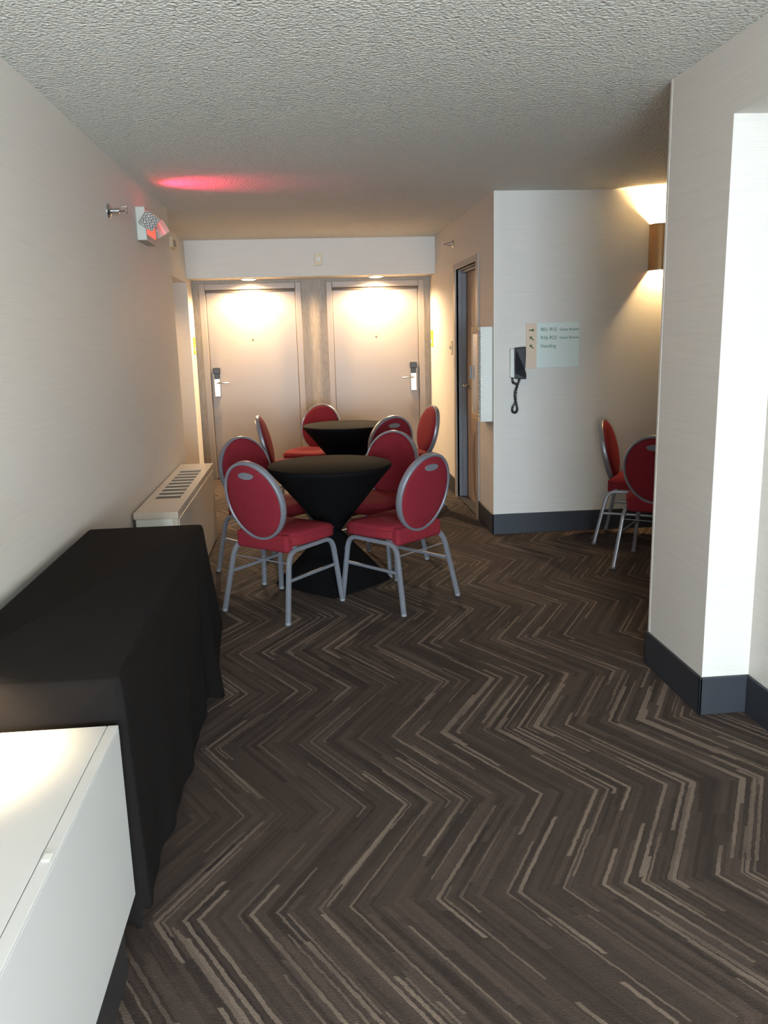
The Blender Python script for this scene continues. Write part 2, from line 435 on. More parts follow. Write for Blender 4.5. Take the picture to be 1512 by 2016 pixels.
t = thing('recessed_downlight', 'warm downlight inside the side hallway left of the far doors', 'ceiling light', (-1.75, 7.6, 2.05))
bm = bmesh.new(); lathe(bm, [(.070, -.001), (.084, -.001), (.086, -.006), (.082, -.009), (.072, -.007), (.070, -.001)], 32, cap=False); done(bm, 'trim_ring', 'whitep', t, smooth=True)
bm = bmesh.new(); lathe(bm, [(.071, -.005), (.055, -.014), (.001, -.018)], 28); done(bm, 'bulb', 'lamp', t, smooth=True)
l = bpy.data.lights.new('downlight_beam', 'SPOT'); l.energy = 80; l.color = (1, .62, .32); l.spot_size = math.radians(168); l.spot_blend = .4; l.shadow_soft_size = .05
lo = bpy.data.objects.new('downlight_beam', l); COL.objects.link(lo); lo.parent = t; lo.location = (0, 0, -.03)
# small boxes
t = thing('wall_sensor', 'small beige box on the soffit face between the two downlights', 'sensor', (.17, 8.7, 2.245))
boxes('cover', 'ivory', [(-.038, .038, -.022, 0, -.058, .058)], t, bevel=.004)
boxes('lens', 'whitep', [(-.02, .02, -.026, -.022, -.02, .02)], t, bevel=.002)
t = thing('wall_sensor', 'small grey box high on the side wall left of the soffit', 'sensor', (-1.145, 7.88, 2.335))
boxes('cover', 'ivory', [(0, .03, -.13, .13, -.045, .045)], t, bevel=.004)
boxes('lens', 'glide', [(.03, .034, -.07, .06, -.028, .028)], t, bevel=.002)

def sprinkler(loc, d, label, sc=1.0):
    t = thing('fire_sprinkler', label, 'sprinkler', loc, 0, 'sidewall fire sprinklers')
    R = Matrix.Rotation(PI / 2 * d, 4, 'Y')
    bm = bmesh.new(); lathe(bm, [(.036, 0), (.036, .004), (.026, .014), (.02, .016)], 28, R)
    done(bm, 'escutcheon', 'chrome', t, smooth=True)
    bm = bmesh.new()
    lathe(bm, [(.012, .01), (.012, .045), (.016, .047), (.016, .055), (.009, .058), (.009, .062)], 16, R)
    for s in (-1, 1):
        tube(bm, [R @ Vector((0, s * .008, .055)), R @ Vector((0, s * .016, .07)), R @ Vector((0, s * .004, .092))], .003, 8)
    done(bm, 'sprinkler_body', 'chrome', t, smooth=True)
    bm = bmesh.new(); lathe(bm, [(.003, .06), (.004, .075), (.003, .09)], 10, R); done(bm, 'glass_bulb', 'redlit' if 0 else 'red', t, smooth=True)
    bm = bmesh.new()
    lathe(bm, [(.018, .092), (.018, .094)], 16, R)
    box(bm, -.012 if d < 0 else -.012, .012, -.014, .014, .016, .019, Matrix.Translation((d * .085, 0, 0)))
    done(bm, 'deflector', 'chrome', t, smooth=30)
sprinkler((-.978, 4.62, 2.155), 1, 'chrome sidewall sprinkler on left wall beside the exit sign')
sprinkler((1.35, 7.62, 2.262), -1, 'chrome sidewall sprinkler on right wall above the side door')

# exit sign with emergency lamp heads
t = thing('exit_sign', 'white exit sign combo with red glowing letters and two emergency lamp heads', 'exit sign', (-.978, 5.36, 2.09))
boxes('housing', 'signbody', [(0, .058, 0, .33, 0, .195)], t, bevel=.006)
boxes('sign_face', 'redface', [(.058, .0605, .02, .31, .035, .175)], t)
text_obj('lettering', 'EXIT', .15, 'redlit', t, Matrix.Translation((.0615, .035, .052)) @ Matrix.Rotation(PI / 2, 4, 'Z') @ Matrix.Rotation(PI / 2, 4, 'X') @ Matrix.Diagonal((.82, 1, 1, 1)))
def head(y, rot, mat, nm, squash=1):
    hm = Matrix.Translation((.085, y, .105)) @ Matrix.Rotation(rot[0], 4, 'Z') @ Matrix.Rotation(rot[1], 4, 'X') @ Matrix.Rotation(rot[2], 4, 'Y')
    bm = bmesh.new(); box(bm, -.045, .045, -.02, .03, -.045, .045, hm)
    hd = done(bm, 'lamp_head', 'signbody', t, bevel=.008)
    bm = bmesh.new()
    if mat == 'reflector':
        box(bm, -.041, .041, -.026, -.0195, -.041, .041, hm)
        for i in range(4):
            for j in range(4):
                lathe(bm, [(.0095, 0), (.006, .005)], 8, hm @ Matrix.Translation((-.0308 + i * .0205, -.026, -.0308 + j * .0205)) @ Matrix.Rotation(PI / 2, 4, 'X'))
        done(bm, 'reflector', mat, hd)
    else:
        box(bm, -.038, .038, -.024, -.0195, -.038, .038, hm); done(bm, 'lens', mat, hd)
    bm = bmesh.new(); tube(bm, [(.055, y, .105), hm @ Vector((0, .025, 0))], .012, 10); done(bm, 'swivel', 'whitep', hd, smooth=True)
head(-.03, (math.radians(18), math.radians(10), math.radians(35)), 'reflector', 'near')
head(.36, (math.radians(150), math.radians(-25), math.radians(20)), 'whitep', 'far')
l = bpy.data.lights.new('exit_glow', 'AREA'); l.energy = 1.0; l.color = (1, .06, .05); l.shape = 'RECTANGLE'; l.size = .28; l.size_y = .12
lo = bpy.data.objects.new('exit_glow', l); COL.objects.link(lo); lo.parent = t; lo.location = (.066, .165, .105); lo.rotation_euler = (0, -PI / 2, 0)
l = bpy.data.lights.new('exit_top_glow', 'SPOT'); l.energy = 20; l.color = (1, .03, .12); l.spot_size = math.radians(80); l.spot_blend = 1; l.shadow_soft_size = .01
lo = bpy.data.objects.new('exit_top_glow', l); COL.objects.link(lo); lo.parent = t; lo.location = (.075, .20, .10)
lo.rotation_mode = 'QUATERNION'; lo.rotation_quaternion = Vector((.28, .02, .257)).to_track_quat('-Z', 'Y')

# lime room plaques
def plaque(x, y, z, d, label, dy=.075):
    t = thing('room_plaque', label, 'sign', (x, y, z), 0, 'lime green room plaques')
    boxes('plate', 'green', [(min(0, d * .008), max(0, d * .008), -dy, dy, -.085, .085)], t, bevel=.002)
    boxes('number_strip', 'signw', [(min(d * .008, d * .0105), max(d * .008, d * .0105), -dy * .55, dy * .55, -.05, -.012)], t)
plaque(-1.145, 8.93, 1.43, 1, 'lime green plaque on the narrow wall left of the left door', .06)
plaque(1.35, 8.95, 1.44, -1, 'lime green plaque on the bright right wall near the right door', .06)
t = thing('light_switch', 'ivory switch plate on the right wall just beyond the side door', 'switch', (1.35, 7.77, 1.36))
boxes('plate', 'ivory', [(-.008, 0, -.06, .06, -.06, .06)], t, bevel=.002)
boxes('toggle', 'ivory', [(-.02, -.006, -.008, .008, -.015, .015)], t, bevel=.002)

# white wall cabinet with tan frame and glass
t = thing('wall_cabinet', 'white framed display cabinet with glass front on right wall by corner', 'cabinet', (1.35, 6.045, .845))
boxes('body', 'whitep', [(-.088, 0, 0, .30, 0, .685)], t, bevel=.003)
f = boxes('door_frame', 'tanwood', [(-.098, -.088, .035, .30, 0, .05), (-.098, -.088, .035, .30, .635, .685), (-.098, -.088, .262, .30, .05, .635), (-.098, -.088, .035, .06, .05, .635)], t, bevel=.002)
f['label'] = 'tan frame around the glass'
boxes('glass_pane', 'glass', [(-.094, -.089, .06, .262, .05, .635)], f)
bm = bmesh.new()
for i in range(26): box(bm, -.1, -.0875, .006, .03, .035 + i * .0245, .047 + i * .0245)
done(bm, 'hinge_strip', 'glide', t)
boxes('pull', 'glide', [(-.112, -.098, .272, .292, .30, .40)], t, bevel=.003)

# wall telephone with coiled cord
t = thing('wall_telephone', 'black handset telephone with coiled cord on the white wall', 'telephone', (1.525, 6.0, 1.265))
boxes('wall_base', 'whitep', [(-.062, .03, -.035, 0, -.10, .105)], t, bevel=.006)
bm = bmesh.new()
pr = [(-.036, -.06, .112), (.044, -.06, .118), (.044, -.055, .06), (.042, -.05, -.04), (.05, -.06, -.075), (.05, -.062, -.112), (-.034, -.062, -.108), (-.034, -.06, -.07), (-.034, -.05, 0), (-.036, -.055, .07)]
poly(bm, [(x, -.068 + (.01 if abs(z) < .06 else 0), z) for x, y, z in pr], (0, .032, 0))
done(bm, 'handset', 'darkp', t, bevel=.006)
bm = bmesh.new()
ctrl = [(-.045, -.03, -.10), (-.040, -.035, -.135), (-.012, -.035, -.15), (-.018, -.035, -.20), (-.022, -.035, -.27), (-.044, -.035, -.315), (-.042, -.035, -.345), (-.022, -.035, -.352), (-.008, -.035, -.33), (-.014, -.035, -.29), (-.026, -.035, -.25), (-.026, -.035, -.20), (-.008, -.04, -.15), (.004, -.045, -.112)]
def cr(P, t):
    i = min(int(t), len(P) - 2); f = t - i
    a = Vector(P[max(i - 1, 0)]); b = Vector(P[i]); c = Vector(P[i + 1]); d = Vector(P[min(i + 2, len(P) - 1)])
    return .5 * ((2 * b) + (c - a) * f + (2 * a - 5 * b + 4 * c - d) * f * f + (3 * b - a - 3 * c + d) * f ** 3)
hel = []
NT = 900
for i in range(NT + 1):
    s = i / NT * (len(ctrl) - 1)
    p = cr(ctrl, s); tg = (cr(ctrl, min(s + .02, len(ctrl) - 1.001)) - cr(ctrl, max(s - .02, 0))).normalized()
    a = tg.cross(Vector((0, 1, 0))).normalized(); b = Vector((0, 1, 0))
    w = i / NT * 2 * PI * 58
    hel.append(p + a * .0078 * math.cos(w) + b * .0078 * math.sin(w))
tube(bm, hel, .0023, 5)
done(bm, 'coiled_cord', 'darkp', t, smooth='all')

# directory sign
t = thing('directory_sign', 'pale wall sign with tan arrow strip and green room directions', 'sign', (1.583, 6.0, 1.225))
boxes('arrow_strip', 'signt', [(0, .078, -.014, 0, 0, .318)], t, bevel=.002)['label'] = 'tan strip with arrows'
boxes('sign_plate', 'signw', [(.078, .395, -.009, 0, .004, .322)], t, bevel=.002)
def tm(x, z): return Matrix.Translation((x, -.0105, z)) @ Matrix.Rotation(PI / 2, 4, 'X')
for k, (a, b) in enumerate((('901-915', 'Guest Rooms'), ('916-923', 'Guest Rooms'), ('Vending', ''))):
    z = .262 - k * .058
    text_obj('lettering', a, .036, 'signg', t, tm(.106, z))
    if b: text_obj('lettering', b, .026, 'signg', t, tm(.245, z + .002))
for k, ang in enumerate((0, 135, 135)):
    z = .272 - k * .058
    bm = bmesh.new()
    pts = [(-.020, -.004), (.003, -.004), (.003, -.0125), (.021, 0), (.003, .0125), (.003, .004), (-.020, .004)]
    A = math.radians(ang)
    poly(bm, [(.040 + x * math.cos(A) - y * math.sin(A), -.0152, z + x * math.sin(A) + y * math.cos(A)) for x, y in pts], (0, .0016, 0))
    done(bm, 'arrow', 'signd', t)

# wall sconces: half-round bronze shades open at top and bottom
def sconce(loc, rz, label, eu, ed, zf=.32):
    t = thing('wall_sconce', label, 'wall lamp', loc, rz, 'half-round wall sconces')
    n = 24; R = .10
    bm = bmesh.new()
    outer = [(R * math.cos(PI + PI * i / n), R * .95 * math.sin(PI + PI * i / n)) for i in range(n + 1)]
    inner = [((R - .005) * math.cos(PI + PI * i / n), (R - .005) * .95 * math.sin(PI + PI * i / n)) for i in range(n, -1, -1)]
    poly(bm, [(x, y, 0) for x, y in outer + inner], (0, 0, zf))
    done(bm, 'lamp_shade', 'bronze', t, smooth=40)
    for z in (0, zf - .006):
        bm = bmesh.new()
        o2 = [((R + .002) * math.cos(PI + PI * i / n), (R + .002) * .95 * math.sin(PI + PI * i / n)) for i in range(n + 1)]
        poly(bm, [(x, y, z) for x, y in o2 + inner], (0, 0, .006))
        done(bm, 'rim', 'chrome', t)
    boxes('backplate', 'bronze', [(-.05, .05, -.012, 0, .05, zf - .05)], t)
    bm = bmesh.new(); lathe(bm, [(.012, -.05), (.026, -.03), (.03, 0), (.024, .03), (.01, .045)], 16, Matrix.Translation((0, -.05, zf / 2 + .02)))
    done(bm, 'bulb', 'lamp', t, smooth=True)
    for nm, dz, rx, energy in (('sconce_up_beam', .05, PI, eu), ('sconce_down_beam', -.05, 0, ed)):
        l = bpy.data.lights.new(nm, 'SPOT'); l.energy = energy; l.color = (1, .70, .33); l.spot_size = math.radians(170); l.spot_blend = .1; l.shadow_soft_size = .02
        lo = bpy.data.objects.new(nm, l); COL.objects.link(lo); lo.parent = t; lo.location = (0, -.055, zf / 2 + .02 + dz); lo.rotation_euler = (rx, 0, 0)
    return t
sconce((2.572, 6.0, 1.89), 0, 'lit bronze half-round sconce in the right alcove beside the pillar', 130, 80)
t = thing('desk_lamp', 'desk lamp on the white cabinet throwing a warm pool onto its top', 'lamp', (-.86, 1.69, .6405))
bm = bmesh.new(); lathe(bm, [(.065, 0), (.065, .012), (.02, .02)], 28); done(bm, 'base', 'bronze', t, smooth=35)
bm = bmesh.new(); tube(bm, [(0, 0, .015), (0, 0, .36)], .008, 12); done(bm, 'stem', 'bronze', t, smooth=True)
bm = bmesh.new(); lathe(bm, [(.125, .25), (.07, .40), (.004, .405), (.004, .40), (.066, .395), (.121, .25), (.125, .25)], 36, cap=False); done(bm, 'lamp_shade', 'bronze', t, smooth=35)
bm = bmesh.new(); lathe(bm, [(.012, .36), (.028, .335), (.028, .315), (.01, .295)], 20); done(bm, 'bulb', 'lamp', t, smooth=True)
l = bpy.data.lights.new('desk_lamp_beam', 'SPOT'); l.energy = 85; l.color = (1, .78, .48); l.spot_size = math.radians(110); l.spot_blend = .8; l.shadow_soft_size = .03
lo = bpy.data.objects.new('desk_lamp_beam', l); COL.objects.link(lo); lo.parent = t; lo.location = (0, 0, .285)

# ------------------------------------------------------------------ white cabinet and heater on the left
t = thing('white_cabinet', 'long low white cabinet at lower left in front of the black table', 'cabinet', (0, 0, 0))
XC, YC, ZC = -.465, 1.812, .64
b = boxes('body', 'white', [(-.965, XC, .1, YC, .20, ZC - .006)], t, bevel=.002)
boxes('top_panel', 'white', [(-.965, XC - .026, .1, YC, ZC - .006, ZC)], t, bevel=.0015)
boxes('front_strip', 'white', [(XC - .0245, XC, .1, YC, ZC - .006, ZC)], t, bevel=.0015)
boxes('latch', 'whitep', [(XC - .020, XC - .006, 1.305, 1.325, ZC, ZC + .003)], t, bevel=.001)
boxes('plinth', 'plinth', [(-.965, XC + .0 - .03, .12, YC - .02, 0, .20)], t)['label'] = 'dark recessed plinth'

t = thing('wall_heater', 'beige floor-standing heater with dark top grille against the left wall', 'heater', (0, 0, 0))
x0, x1, y0, y1, zt = -.966, -.728, 4.50, 6.27, .586
boxes('body', 'beige', [(x0 + .006, x1 - .005, y0 + .008, y1 - .008, .02, zt - .034)], t, bevel=.004)
# top lid with the grille opening
gx0, gx1, gy0, gy1 = -.925, -.775, 4.90, 5.98
boxes('top_cover', 'beige', [(x0, gx0, y0, y1, zt - .034, zt), (gx1, x1, y0, y1, zt - .034, zt), (gx0, gx1, y0, gy0, zt - .034, zt), (gx0, gx1, gy1, y1, zt - .034, zt)], t, bevel=.0)
g = boxes('grille', 'grille', [(gx0, gx1, gy0, gy1, zt - .03, zt - .006)], t); g['label'] = 'dark perforated grille'
for i in range(1, 9):
    y = gy0 + (gy1 - gy0) * i / 9
    boxes('grille_bar', 'beige', [(gx0, gx1, y - .0045, y + .0045, zt - .0062, zt - .001)], g)
boxes('end_panel', 'whitep', [(x0 + .012, x1 - .03, y0 + .002, y0 + .008, .02, zt - .038)], t, bevel=.001)
boxes('corner_strip', 'beige', [(x1 - .026, x1 - .005, y0 + .001, y0 + .008, .02, zt - .04)], t, bevel=.001)
boxes('front_panel', 'beige', [(x1 - .005, x1 + .001, y0 + .03, y1 - .03, .09, zt - .045)], t, bevel=.002)

# ------------------------------------------------------------------ long table under a black cloth
def rrect(x0, x1, y0, y1, r, n=6, m=14):
    """perimeter points with outward normals, CCW"""
    out = []
    cs = [(x1 - r, y0 + r, -PI / 2), (x1 - r, y1 - r, 0), (x0 + r, y1 - r, PI / 2), (x0 + r, y0 + r, PI)]
    for k, (cx, cy, a0) in enumerate(cs):
        for i in range(n + 1):
            a = a0 + PI / 2 * i / n
            out.append((cx + r * math.cos(a), cy + r * math.sin(a), math.cos(a), math.sin(a), k, 1 - abs(i / n - .5) * 2))
        nx_, ny_, na = cs[(k + 1) % 4]
        ae = a0 + PI / 2
        sx_, sy_ = cx + r * math.cos(ae), cy + r * math.sin(ae); ex, ey = nx_ + r * math.cos(na), ny_ + r * math.sin(na)
        for i in range(1, m):
            f = i / m
            out.append((sx_ + (ex - sx_) * f, sy_ + (ey - sy_) * f, math.cos(ae), math.sin(ae), k + .5, 0))
    return out
def drape(name, x0, x1, y0, y1, zt, parent=None):
    per = rrect(x0, x1, y0, y1, .018, 6, 44)
    n = len(per)
    bm = bmesh.new()
    # arc length
    L = [0]
    for i in range(1, n + 1):
        a, b_ = per[i - 1], per[i % n]; L.append(L[-1] + math.hypot(a[0] - b_[0], a[1] - b_[1]))
    rows = 26
    rings = []
    edge = [bm.verts.new((p[0] - p[2] * .006, p[1] - p[3] * .006, zt)) for p in per]
    rings.append(edge)
    for r in range(rows + 1):
        t_ = r / rows
        ring = []
        for i, (x, y, nx, ny, k, c) in enumerate(per):
            # distance to nearest corner along the edge
            dcx = min(abs(x - x0), abs(x - x1)); dcy = min(abs(y - y0), abs(y - y1))
            dist = math.hypot(dcx, dcy)
            far = 1 if y > (y0 + y1) / 2 else .35
            back = 0 if x < (x0 + x1) / 2 else 1
            s = L[i]
            corner = math.exp(-(dist / .07) ** 2)
            fold = (.006 * math.sin(s * 17 + .6) + .004 * math.sin(s * 31 + 2)) * (t_ ** 1.2)
            off = .004 + .008 * t_ + fold
            if ny < -.5: off *= .1
            if nx < -.5: off *= .3
            hem = .085 + .012 * math.sin(s * 5) + (.05 * max(0, 1 - (y - y0) / .5) if nx > .5 else 0)
            if ny > .3: hem = .10 + .14 * math.exp(-(abs(x - x1) / .1) ** 2)
            elif nx > .5 and far == 1:
                g_ = math.exp(-((y - (y1 - .17)) / .07) ** 2)
                off += .05 * g_ * t_ ** 1.3
                hem += -.06 * g_ + .16 * math.exp(-(dist / .07) ** 2)
            dx, dy = nx * off, ny * off
            cf = corner * t_ ** 1.15 * far
            if back:
                dy += .17 * cf * (1 if y > (y0 + y1) / 2 else -.1)
                dx += .02 * cf
            z = zt - .006 - (zt - .006 - hem) * t_
            if r == 0: dx, dy, z = nx * .001, ny * .001, zt - .005
            ring.append(bm.verts.new((x + dx, y + dy, z)))
        rings.append(ring)
    for a, b_ in zip(rings[:-1], rings[1:]):
        for i in range(n): bm.faces.new((a[i], a[(i + 1) % n], b_[(i + 1) % n], b_[i]))
    bm.faces.new(edge)
    o = done(bm, name, 'black', parent, smooth='all')
    return o
TX0, TX1, TY0, TY1 = -.925, -.462, 1.845, 3.45
cl = drape('tablecloth', TX0, TX1, TY0, TY1, .742)
md = cl.modifiers.new('thickness', 'SOLIDIFY'); md.thickness = .0015; md.offset = -1
tag(cl, 'black cloth draped to the floor over the long table along left wall', 'tablecloth')
t = thing('folding_table', 'long narrow table hidden under the black cloth by the left wall', 'table', (0, 0, 0))
boxes('tabletop', 'tanwood', [(TX0 + .012, TX1 - .012, TY0 + .012, TY1 - .012, .712, .736)], t)
for y in (TY0 + .25, TY1 - .25):
    bm = bmesh.new()
    tube(bm, [(TX0 + .06, y, 0), (TX0 + .06, y, .712)], .014); tube(bm, [(TX1 - .06, y, 0), (TX1 - .06, y, .712)], .014); tube(bm, [(TX0 + .06, y, .35), (TX1 - .06, y, .35)], .01)
    done(bm, 'leg', 'steel', t, smooth=True)

# ------------------------------------------------------------------ round tables in stretch covers
def make_cover(R, rot, rb, name='table_cover'):
    """hourglass stretch cover pulled to four feet"""
    zt = .742; zw = .33; rw = .055
    bm = bmesh.new(); n = 64
    rings = []
    prof = [(R * .985, zt, 0), (R, zt - .003, 0), (R + .002, zt - .012, 0), (R, zt - .022, 0)]
    for i in range(1, 15):
        f = i / 14
        r = R + (rw - R) * (f ** .97); z = zt - .022 + (zw - zt + .022) * f
        prof.append((r, z, 0))
    for i in range(1, 17):
        f = i / 16
        prof.append((rw + (rb - rw) * f, zw * (1 - f) + .004, f))
    for r, z, f in prof:
        ring = []
        for k in range(n):
            a = 2 * PI * k / n + rot
            if f > 0:
                q = ((k / n * 4) % 1.0)      # 0 at a corner
                q = min(q, 1 - q) * 2        # 0 corner, 1 mid-side
                A = q * PI / 4
                sq = math.cos(PI / 4) / math.cos(PI / 4 - A) if True else 1
                sag = 1 - .13 * math.sin(PI * f) * q
                rr = rw + (r - rw) * (sq * f + (1 - f)) * sag
            else: rr = r
            ring.append(bm.verts.new((rr * math.cos(a), rr * math.sin(a), z)))
        rings.append(ring)
    for a, b_ in zip(rings[:-1], rings[1:]):
        for k in range(n): bm.faces.new((a[k], a[(k + 1) % n], b_[(k + 1) % n], b_[k]))
    bm.faces.new(rings[0]);
    o = done(bm, name, 'stretch', None, smooth=50)
    return o
def round_table(x, y, R, rot, rb, label):
    t = thing('cocktail_table', label, 'table', (x, y, 0), 0, 'round tables in black stretch covers')
    c = make_cover(R, rot, rb); c.parent = t
    bm = bmesh.new(); lathe(bm, [(R - .006, .715), (R - .006, .738)], 48); done(bm, 'tabletop', 'tanwood', t)
    bm = bmesh.new(); lathe(bm, [(.03, .02), (.03, .715)], 16); done(bm, 'pedestal', 'darkp', t, smooth=True)
    bm = bmesh.new()
    for k in range(4):
        a = rot + k * PI / 2
        tube(bm, [(0, 0, .05), ((rb - .04) * math.cos(a), (rb - .04) * math.sin(a), .012)], .012)
    done(bm, 'base', 'darkp', t)
    return t
round_table(.113, 4.985, .373, math.radians(-92), .36, 'round black-covered table in front with four red chairs around it')
round_table(.315, 7.2, .365, math.radians(-88), .33, 'round black-covered table by the hotel room doors')
round_table(2.86, 5.28, .36, math.radians(-90), .33, 'round black-covered table mostly hidden behind the right pillar')

# ------------------------------------------------------------------ banquet chairs
def build_chair():
    t = thing('banquet_chair', 'x', 'chair', (0, 0, 0), 0, 'red round-back banquet chairs')
    # seat cushion
    bm = bmesh.new()
    n = 56
    def sup(a, hw, hd, e=5.0):
        c, s = math.cos(a), math.sin(a)
        m = (abs(c) ** e + abs(s) ** e) ** (1 / e)
        return hw * c / m, hd * s / m
    rows = [(.90, .396), (.985, .400), (1.0, .412), (1.0, .435), (.992, .452), (.96, .464), (.88, .473), (.7, .479), (.45, .482), (.2, .483)]
    rings = []
    for f, z in rows:
        ring = []
        for k in range(n):
            x, y = sup(2 * PI * k / n, .228, .200)
            if y < 0: x *= (1 - .10 * (-y / .2))
            if y > .07: z2 = z - .012 * ((y - .07) / .13) ** 2
            else: z2 = z
            ring.append(bm.verts.new((x * f, y * f + .047, z2)))
        rings.append(ring)
    for a, b_ in zip(rings[:-1], rings[1:]):
        for k in range(n): bm.faces.new((a[k], a[(k + 1) % n], b_[(k + 1) % n], b_[k]))
    bm.faces.new(rings[0][::-1]); bm.faces.new(rings[-1])
    seat = done(bm, 'seat', 'red', t, smooth='all')
    bm = bmesh.new()
    pts = [sup(2 * PI * k / 60, .2295, .2015) for k in range(61)]
    pts = [(x * (1 - .10 * (-y / .2)) if y < 0 else x, y + .047, .447 - (.012 * ((y - .07) / .13) ** 2 if y > .07 else 0)) for x, y in pts]
    tube(bm, pts, .0042, 6, cap=False); done(bm, 'piping', 'red', seat, smooth=True)
    # backrest: local plane, tilted
    BM = Matrix.Translation((0, -.198, .645)) @ Matrix.Rotation(math.radians(13), 4, 'X')
    A_, B_ = .190, .212
    def disc(bm, a, b_, prof, m=48, curve=0):
        rings = []
        for f, d in prof:
            ring = []
            for k in range(m):
                th = 2 * PI * k / m
                x, z = a * f * math.cos(th), b_ * f * math.sin(th)
                ring.append(bm.verts.new(BM @ Vector((x, d + curve * x * x, z))))
            rings.append(ring)
        for p, q in zip(rings[:-1], rings[1:]):
            for k in range(m): bm.faces.new((p[k], p[(k + 1) % m], q[(k + 1) % m], q[k]))
        bm.faces.new(rings[0][::-1]); bm.faces.new(rings[-1])
    bm = bmesh.new(); disc(bm, A_, B_, [(1.0, .0), (1.0, .012), (.975, .022), (.9, .031), (.75, .037), (.5, .041), (.2, .042)], curve=.25)
    done(bm, 'back_cushion', 'red', t, smooth='all')
    bm = bmesh.new(); disc(bm, A_, B_, [(1.0, -.001), (1.0, -.010), (.97, -.014), (.8, -.017), (.4, -.019), (.1, -.019)], curve=.25)
    pan = done(bm, 'back_panel', 'red', t, smooth='all')
    bm = bmesh.new()
    m = 60; rings = []
    for k in range(m):
        th = 2 * PI * k / m
        ring = []
        for (dr, dd) in ((0, .016), (.010, .016), (.014, .010), (.014, -.014), (.010, -.020), (0, -.020), (-.003, -.015), (-.003, .012)):
            x, z = (A_ + dr) * math.cos(th), (B_ + dr) * math.sin(th)
            ring.append(bm.verts.new(BM @ Vector((x, dd + .25 * x * x, z))))
        rings.append(ring)
    for i in range(m):
        a, b_ = rings[i], rings[(i + 1) % m]
        for k in range(8): bm.faces.new((a[k], a[(k + 1) % 8], b_[(k + 1) % 8], b_[k]))
    done(bm, 'back_frame', 'steel', t, smooth=50)
    # oval hand grip on the rear
    def oval(bm, a, b_, y0, y1, cz=.150, m=32, bow=0):
        f0, f1 = [], []
        for k in range(m):
            th = 2 * PI * k / m
            x, z = a * math.cos(th), b_ * math.sin(th) + cz + bow * (math.cos(th) ** 2)
            f0.append(bm.verts.new(BM @ Vector((x, y0 + .25 * x * x, z)))); f1.append(bm.verts.new(BM @ Vector((x, y1 + .25 * x * x, z))))
        bm.faces.new(f0[::-1]); bm.faces.new(f1)
        for k in range(m): bm.faces.new((f0[k], f0[(k + 1) % m], f1[(k + 1) % m], f1[k]))
    bm = bmesh.new(); oval(bm, .052, .0195, -.026, -.016)
    hd = done(bm, 'hand_grip', 'steel', pan, bevel=.002); hd['label'] = 'silver oval hand grip'
    bm = bmesh.new(); oval(bm, .040, .0085, -.0272, -.0255, cz=.144, bow=.004)
    oval(bm, .003, .003, -.029, -.025, cz=.160)
    # rear upholstery tail joining seat and back
    bm2 = bmesh.new()
    box(bm2, -.185, .185, -.166, -.09, .364, .462)
    done(bm2, 'back_mount', 'red', t, bevel=.02, seg=3)
    bm.free()
    # legs: bent square tube, each side an inverted U
    zr = .378
    for s in (-1, 1):
        xt, xb = s * .196, s * .233
        bm = bmesh.new()
        pts = [(xb, .238, .012), (xt + (xb - xt) * .25, .215, .29)] + arc((xt + (xb - xt) * .2, .212, .315), (xt, .205, zr), (xt, .14, zr), 7) + [(xt, .0, zr)]
        tube(bm, pts, .0125, 12, square=True)
        lg = done(bm, 'leg', 'steel', t, smooth=35)
        bm = bmesh.new(); lathe(bm, [(.014, 0), (.016, .004), (.0155, .016)], 12, Matrix.Translation((xb, .2385, 0))); done(bm, 'foot_glide', 'glide', lg, smooth=True)
        for z in (.10, .20, .30):
            bm = bmesh.new()
            f = 1 - z / .33
            xx = xt + (xb - xt) * (.2 + .8 * max(0, f)); lathe(bm, [(.007, 0), (.006, .004), (.002, .006)], 10, Matrix.Translation((xx, .236 - .02 * z / .3 + .012, z)) @ Matrix.Rotation(-PI / 2, 4, 'X'))
            done(bm, 'bumper', 'glide', lg)
        bm = bmesh.new()
        pts = [(xb, -.238, .012), (xt + (xb - xt) * .25, -.180, .29)] + arc((xt + (xb - xt) * .2, -.174, .315), (xt, -.158, zr), (xt, -.10, zr), 7) + [(xt, .0, zr)]
        tube(bm, pts, .0125, 12, square=True)
        lg = done(bm, 'leg', 'steel', t, smooth=35)
        bm = bmesh.new(); lathe(bm, [(.014, 0), (.016, .004), (.0155, .016)], 12, Matrix.Translation((xb, -.239, 0))); done(bm, 'foot_glide', 'glide', lg, smooth=True)
        bm = bmesh.new()
        xm = xt + (xb - xt) * .42
        tube(bm, [(xm, -.196, .225), (xm, .222, .225)], .0085, 10, square=True)
        done(bm, 'stretcher', 'steel', t, smooth=35)
    bm = bmesh.new()
    tube(bm, [(-.205, -.180, .318), (.205, -.180, .318)], .0035, 8)
    done(bm, 'cross_rod', 'steel', t, smooth=True)
    bm = bmesh.new()
    box(bm, -.19, .19, -.12, -.09, .372, .396); box(bm, -.19, .19, .12, .15, .372, .396)
    done(bm, 'seat_support', 'steel', t)
    return t

def dup(root, loc, rz):
    r = root.copy(); COL.objects.link(r); r.location = loc; r.rotation_euler = (0, 0, rz)
    for ch in list(root.children):
        c = ch.copy(); COL.objects.link(c); c.parent = r
        for g in ch.children:
            d = g.copy(); COL.objects.link(d); d.parent = c
    return r

